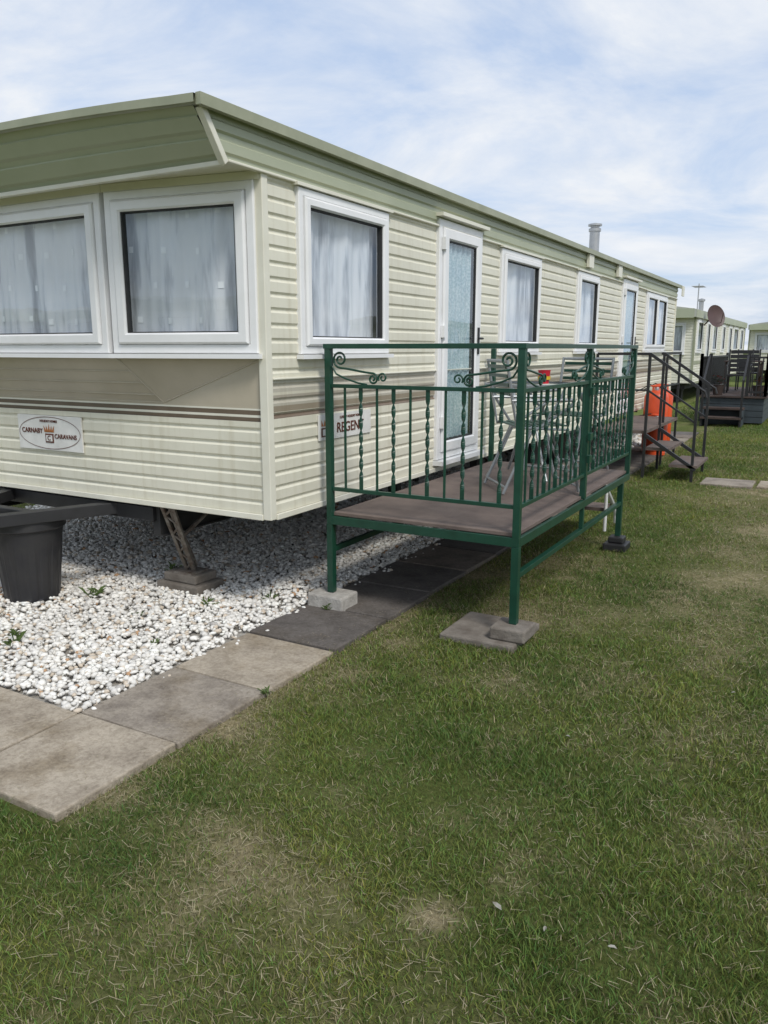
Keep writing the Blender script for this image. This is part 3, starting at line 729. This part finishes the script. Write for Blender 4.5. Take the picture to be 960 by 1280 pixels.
def outside(x,y):
    e=(fbm(x,y,9,2)-.5)*.09-.008
    ins=((x<.53+e)&(x>-4.3)&(y>-1.93+e)&(y<12.8))
    ins|=((x>X1-.36)&(x<X1+.05)&(y>DY0-.14)&(y<DY0+.27))
    for k in range(4): ins|=((x>1.42+k*.62)&(x<1.98+k*.62)&(y>6.5+.05*k)&(y<7.05+.05*k))
    return ~ins
def blades(x0,x1,y0,y1,dens,hm,wm,tri=False):
    n=int((x1-x0)*(y1-y0)*dens); x=rng.uniform(x0,x1,n); y=rng.uniform(y0,y1,n)
    k=outside(x,y); x=x[k];y=y[k]; d=dryf(x,y)
    clump=fbm(x+7,y+3,6,3); big=fbm(x+3,y+70,1.1,3)
    k=rng.random(len(x))<(1.05-.80*d)*np.clip(.4+clump*1.1,.3,1); x=x[k];y=y[k];d=d[k];clump=clump[k];big=big[k]; n=len(x)
    h=hm*rng.uniform(.45,1.25,n)*(1-.45*d)*(.5+1.*clump); w=wm*rng.uniform(.6,1.3,n)
    th=rng.uniform(0,2*np.pi,n); la=rng.uniform(0,2*np.pi,n); ln=h*rng.uniform(.3,1.3,n)
    z0=np.full(n,-.006)
    cx,sx=np.cos(th)*w/2,np.sin(th)*w/2; lx,ly=np.cos(la)*ln,np.sin(la)*ln
    g=rng.random(n); col=GREEN*(.5+.9*g[:,None])*(.6+.8*big[:,None])
    col[:,0]*=rng.uniform(.65,1.2,n)*(.7+.6*big)
    p=np.clip(.07+d*.7,0,1); dr=rng.random(n)<p
    col[dr]=(STRAW*rng.uniform(.45,1.05,(dr.sum(),1)))
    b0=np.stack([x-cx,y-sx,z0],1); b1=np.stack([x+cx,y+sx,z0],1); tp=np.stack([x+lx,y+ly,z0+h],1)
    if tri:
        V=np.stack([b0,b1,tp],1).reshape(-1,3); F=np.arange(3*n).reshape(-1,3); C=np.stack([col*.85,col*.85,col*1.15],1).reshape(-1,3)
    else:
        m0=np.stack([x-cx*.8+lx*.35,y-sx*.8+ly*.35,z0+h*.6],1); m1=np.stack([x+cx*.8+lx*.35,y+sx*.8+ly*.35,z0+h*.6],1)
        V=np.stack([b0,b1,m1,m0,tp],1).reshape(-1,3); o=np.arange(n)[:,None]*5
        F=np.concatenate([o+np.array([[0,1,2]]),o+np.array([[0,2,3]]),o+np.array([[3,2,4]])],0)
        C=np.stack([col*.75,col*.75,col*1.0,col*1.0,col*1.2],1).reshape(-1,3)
    return V,F,C
def straw(x0,x1,y0,y1,n,L=.032,w=.0011,slab_=False):
    x=rng.uniform(x0,x1,n); y=rng.uniform(y0,y1,n)
    if not slab_:
        k=outside(x,y); d=dryf(x,y); k&=rng.random(n)<(.13+.85*d); x=x[k];y=y[k]
    n=len(x)
    a=rng.uniform(0,2*np.pi,n); l=L*rng.uniform(.3,1.5,n); z=rng.uniform(.004,.022,n) if not slab_ else np.full(n,.033); dz=rng.uniform(-.008,.010,n) if not slab_ else np.zeros(n)
    cx,cy=np.cos(a),np.sin(a)
    p0=np.stack([x,y,z],1); p1=np.stack([x+cx*l,y+cy*l,z+dz],1); s=np.stack([-cy*w,cx*w,np.zeros(n)],1)
    V=np.stack([p0-s,p0+s,p1+s*.5,p1-s*.5],1).reshape(-1,3); o=np.arange(n)[:,None]*4
    F=np.concatenate([o+np.array([[0,1,2]]),o+np.array([[0,2,3]])],0); c=np.array([.46,.40,.26])*rng.uniform(.45,1.1,(n,1)); return V,F,np.repeat(c,4,0)
parts=[blades(.1,3.4,-3.3,-.6,24000,.027,.0028),blades(.3,3.5,-.6,2.2,12000,.028,.0038),blades(.5,3.7,2.2,6,5500,.032,.0055,True),
 blades(.5,4.2,6,16,2600,.036,.009,True),blades(-1,6,16,30,420,.05,.02,True),blades(3.5,8,-3,12,800,.04,.012,True),blades(-9,-4.25,-4,14,420,.05,.014,True),blades(-4.3,.1,-3.3,-1.9,3000,.032,.006,True),
 straw(.1,3.4,-3.3,.3,36000),straw(.4,3.6,.3,5,22000,.04,.0016),straw(.5,4,5,13,10000,.06,.003),straw(.30,.53,-1.9,1.5,160,.02,.0010,True),straw(-.6,.3,-1.9,-1.4,40,.02,.001,True)]
Vs=[];Fs=[];Cs=[];o=0
for v,f,c in parts: Vs.append(v);Fs.append(f+o);Cs.append(c);o+=len(v)
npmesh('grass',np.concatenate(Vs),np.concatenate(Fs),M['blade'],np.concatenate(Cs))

# gravel
m=simple('gravel_bed',(.40,.38,.34),(.20,.18,.15),.95,scale=40,bs=1,bscale=60)
gb=MB(); gb.box(-4.3,-.03,-1.345,12.8,-.02,.006,0); 
bmI=bmesh.new(); bmesh.ops.create_icosphere(bmI,subdivisions=1,radius=1); iv=np.array([v.co[:] for v in bmI.verts]); iF=np.array([[v.index for v in f.verts] for f in bmI.faces]); bmI.free()
def stones(x0,x1,y0,y1,dens,r0,r1,zz):
    n=int((x1-x0)*(y1-y0)*dens); x=rng.uniform(x0,x1,n); y=rng.uniform(y0,y1,n)
    r=rng.uniform(r0,r1,n)*rng.choice([.7,1,1,1.25],n); sc=np.stack([r*rng.uniform(.8,1.5,n),r*rng.uniform(.7,1.1,n),r*rng.uniform(.5,.9,n)],1)
    P=iv[None]*(1+rng.uniform(-.28,.28,(n,12,1))); P=P*sc[:,None]
    a=rng.uniform(0,6.28,n); b=rng.uniform(-.6,.6,n)
    c,s=np.cos(b)[:,None],np.sin(b)[:,None]; y_=P[:,:,1]*c-P[:,:,2]*s; z_=P[:,:,1]*s+P[:,:,2]*c; x_=P[:,:,0]
    c,s=np.cos(a)[:,None],np.sin(a)[:,None]; X=x_*c-y_*s+x[:,None]; Y=x_*s+y_*c+y[:,None]
    mound=(fbm(x,y,1.5,2)-.3)*.03
    Z=z_+(rng.uniform(0,zz,n)+np.clip(mound,0,1)*(x<-.15)+.01)[:,None]
    col=np.array([.78,.755,.70])*rng.uniform(.76,1.08,(n,1))*(.84+.3*fbm(x,y,2,3))[:,None]; q=rng.random(n)
    col[q<.10]=np.array([.58,.50,.40])*rng.uniform(.8,1.1,((q<.10).sum(),1)); col[(q>.10)&(q<.13)]=[.42,.40,.37]; col[q>.987]=[.45,.28,.16]
    return np.stack([X,Y,Z],-1).reshape(-1,3),(iF[None]+np.arange(n)[:,None,None]*12).reshape(-1,3),np.repeat(np.clip(col,0,.82),12,0)
parts=[stones(-4.25,-.06,-1.33,2.5,2200,.011,.019,.022),stones(-4.25,-.06,2.5,6,750,.018,.027,.02),stones(-4.25,-.06,6,12.7,260,.03,.045,.02),stones(-.06,.05,-1.3,3,120,.008,.014,.0)]
v,f,c=parts[3]; v[:,2]+=.014
Vs=[];Fs=[];Cs=[];o=0
for v,f,c in parts: Vs.append(v);Fs.append(f+o);Cs.append(c);o+=len(v)
gv=empty('gravel'); gb.build('gravel_bed',[m],gv)
npmesh('white_stones',np.concatenate(Vs),np.concatenate(Fs),M['stone'],np.concatenate(Cs),gv)

wd=MB()
for (x,y,s) in ((-1.05,-.95,.07),(-1.12,-.88,.05),(-.55,.05,.06),(-1.35,-.15,.08),(-.35,-.6,.03),(-1.5,-1.2,.06),(-.8,-.3,.03),(-.3,.35,.05),(-1.28,.5,.07),(.12,.38,.04),(.55,-.78,.025)):
    for k in range(22):
        a=random.random()*6.28; L=s*random.uniform(.5,1.2); w=.004; e=random.uniform(.2,1.2)
        bxx,byy=x+random.gauss(0,s*.3),y+random.gauss(0,s*.3); c_,s_=math.cos(a),math.sin(a)
        wd.add([(bxx-s_*w*.4,byy+c_*w*.4,.02),(bxx+s_*w*.4,byy-c_*w*.4,.02),(bxx+c_*L*.6+s_*w,byy+s_*L*.6-c_*w,.03+L*e*.6),(bxx+c_*L,byy+s_*L,.03+L*e*.7),(bxx+c_*L*.6-s_*w,byy+s_*L*.6+c_*w,.03+L*e*.6)],[(0,1,2,3,4)])
wd.build('weeds',[simple('weed_leaf',(.11,.17,.04),(.06,.10,.02),.6)])
lf=MB()
for (x,y,s) in((2.02,-1.60,.013),(2.17,-1.62,.008),(2.35,-1.60,.008),(1.9,-.5,.006),(2.45,.3,.007),(1.3,.05,.006),(1.95,3.8,.012)):
    a=random.random()*6.28
    vs=[(x+s*1.6*math.cos(a)*u-s*math.sin(a)*v_,y+s*1.6*math.sin(a)*u+s*math.cos(a)*v_,.022+.007*abs(v_)+random.uniform(0,.004)) for u,v_ in((-1,0),(-.3,.6),(.5,.5),(1,0),(.4,-.5),(-.4,-.6))]
    lf.add(vs,[(0,1,2,3),(0,3,4,5)])
lf.build('fallen_leaves',[simple('dry_leaf',(.36,.35,.31),(.2,.18,.14),.8,scale=60)])

pv=empty('paving')
def slab(x0,y0,x1,y1,mat,z=.026):
    m=MB(); a,b,c,d=[random.uniform(-.005,.005) for _ in range(4)]; j=lambda:random.uniform(-.005,.005)
    q=[(x0+j(),y0+j()),(x1+j(),y0+j()),(x1+j(),y1+j()),(x0+j(),y1+j())]
    vs=[(p[0],p[1],-.03) for p in q]+[(p[0],p[1],z+h) for p,h in zip(q,(a,b,c,d))]
    m.add(vs,[(0,3,2,1),(4,5,6,7),(0,1,5,4),(1,2,6,5),(2,3,7,6),(3,0,4,7)]); m.build('slab',[mat],pv,bevel=.007)
pat=[0,1,0,2,2,2,3,2,2,3,2,3]
for k in range(25): slab(-.042,-1.925+.585*k,.533,-1.925+.585*k+.573,SL[pat[k] if k<12 else random.choice([1,2,3])])
for k in range(1,7): slab(-.042-.585*k,-1.925,-.054-.585*(k-1),-1.350,SL[0 if k!=3 else 1])
for k in range(4): slab(1.42+k*.62,6.5+.05*k,1.99+k*.62,7.05+.05*k,SL[0 if k%2 else 1],.02)

# ------------------------------------------------------------------ WORLD + SUN
SE,SA=math.radians(50),math.radians(122)
w=bpy.data.worlds.new('World'); scene.world=w; w.use_nodes=True; nt=w.node_tree
bg=nt.nodes['Background']; sky=N(nt,'ShaderNodeTexSky',sky_type='NISHITA'); sky.sun_disc=False; sky.sun_elevation=SE; sky.sun_rotation=SA; sky.air_density=1.0; sky.dust_density=1.5
tc=N(nt,'ShaderNodeTexCoord'); sp=N(nt,'ShaderNodeSeparateXYZ'); nt.links.new(tc.outputs['Generated'],sp.inputs[0])
az=N(nt,'ShaderNodeMath',operation='MAXIMUM'); nt.links.new(sp.outputs['Z'],az.inputs[0]); az.inputs[1].default_value=0
az2=N(nt,'ShaderNodeMath',operation='ADD'); nt.links.new(az.outputs[0],az2.inputs[0]); az2.inputs[1].default_value=.16
dx=N(nt,'ShaderNodeMath',operation='DIVIDE'); nt.links.new(sp.outputs['X'],dx.inputs[0]); nt.links.new(az2.outputs[0],dx.inputs[1])
dy=N(nt,'ShaderNodeMath',operation='DIVIDE'); nt.links.new(sp.outputs['Y'],dy.inputs[0]); nt.links.new(az2.outputs[0],dy.inputs[1])
cb_=N(nt,'ShaderNodeCombineXYZ'); nt.links.new(dx.outputs[0],cb_.inputs[0]); nt.links.new(dy.outputs[0],cb_.inputs[1])
cn=noise(nt,1.1,10,.6,vec=cb_.outputs[0]); cn.inputs['Distortion'].default_value=.6
cr=ramp(nt,cn.outputs['Fac'],[(.38,(.15,.15,.15)),(.51,(.62,.62,.62)),(.62,(1,1,1))])
cn2=noise(nt,3.2,8,.6,vec=cb_.outputs[0]); cr2=ramp(nt,cn2.outputs['Fac'],[(.3,(6.3,6.7,7.3)),(.7,(7.2,7.4,7.7))])
blue=mixc(nt,.65,sky.outputs['Color'],(4.5,5.75,8.0))
c=mixc(nt,cr.outputs['Color'],blue,cr2.outputs['Color'])
nt.links.new(c,bg.inputs['Color']); bg.inputs['Strength'].default_value=.125
L=bpy.data.lights.new('sun','SUN'); L.energy=2.4; L.angle=math.radians(14); L.color=(1,.965,.91)
so_=bpy.data.objects.new('sun',L); scene.collection.objects.link(so_)
dv=Vector((math.sin(SA)*math.cos(SE),math.cos(SA)*math.cos(SE),math.sin(SE))); so_.rotation_euler=dv.to_track_quat('Z','Y').to_euler(); so_.location=dv*30

# ------------------------------------------------------------------ CAMERA
cd=bpy.data.cameras.new('camera'); cd.sensor_fit='VERTICAL'; cd.sensor_height=36; cd.lens=27.7; cd.clip_end=2000; cd.clip_start=.05
co=bpy.data.objects.new('camera',cd); scene.collection.objects.link(co); co.location=(2.72,-3.50,1.60); co.rotation_euler=(math.radians(90-11.7),0,math.radians(29.5)); scene.camera=co
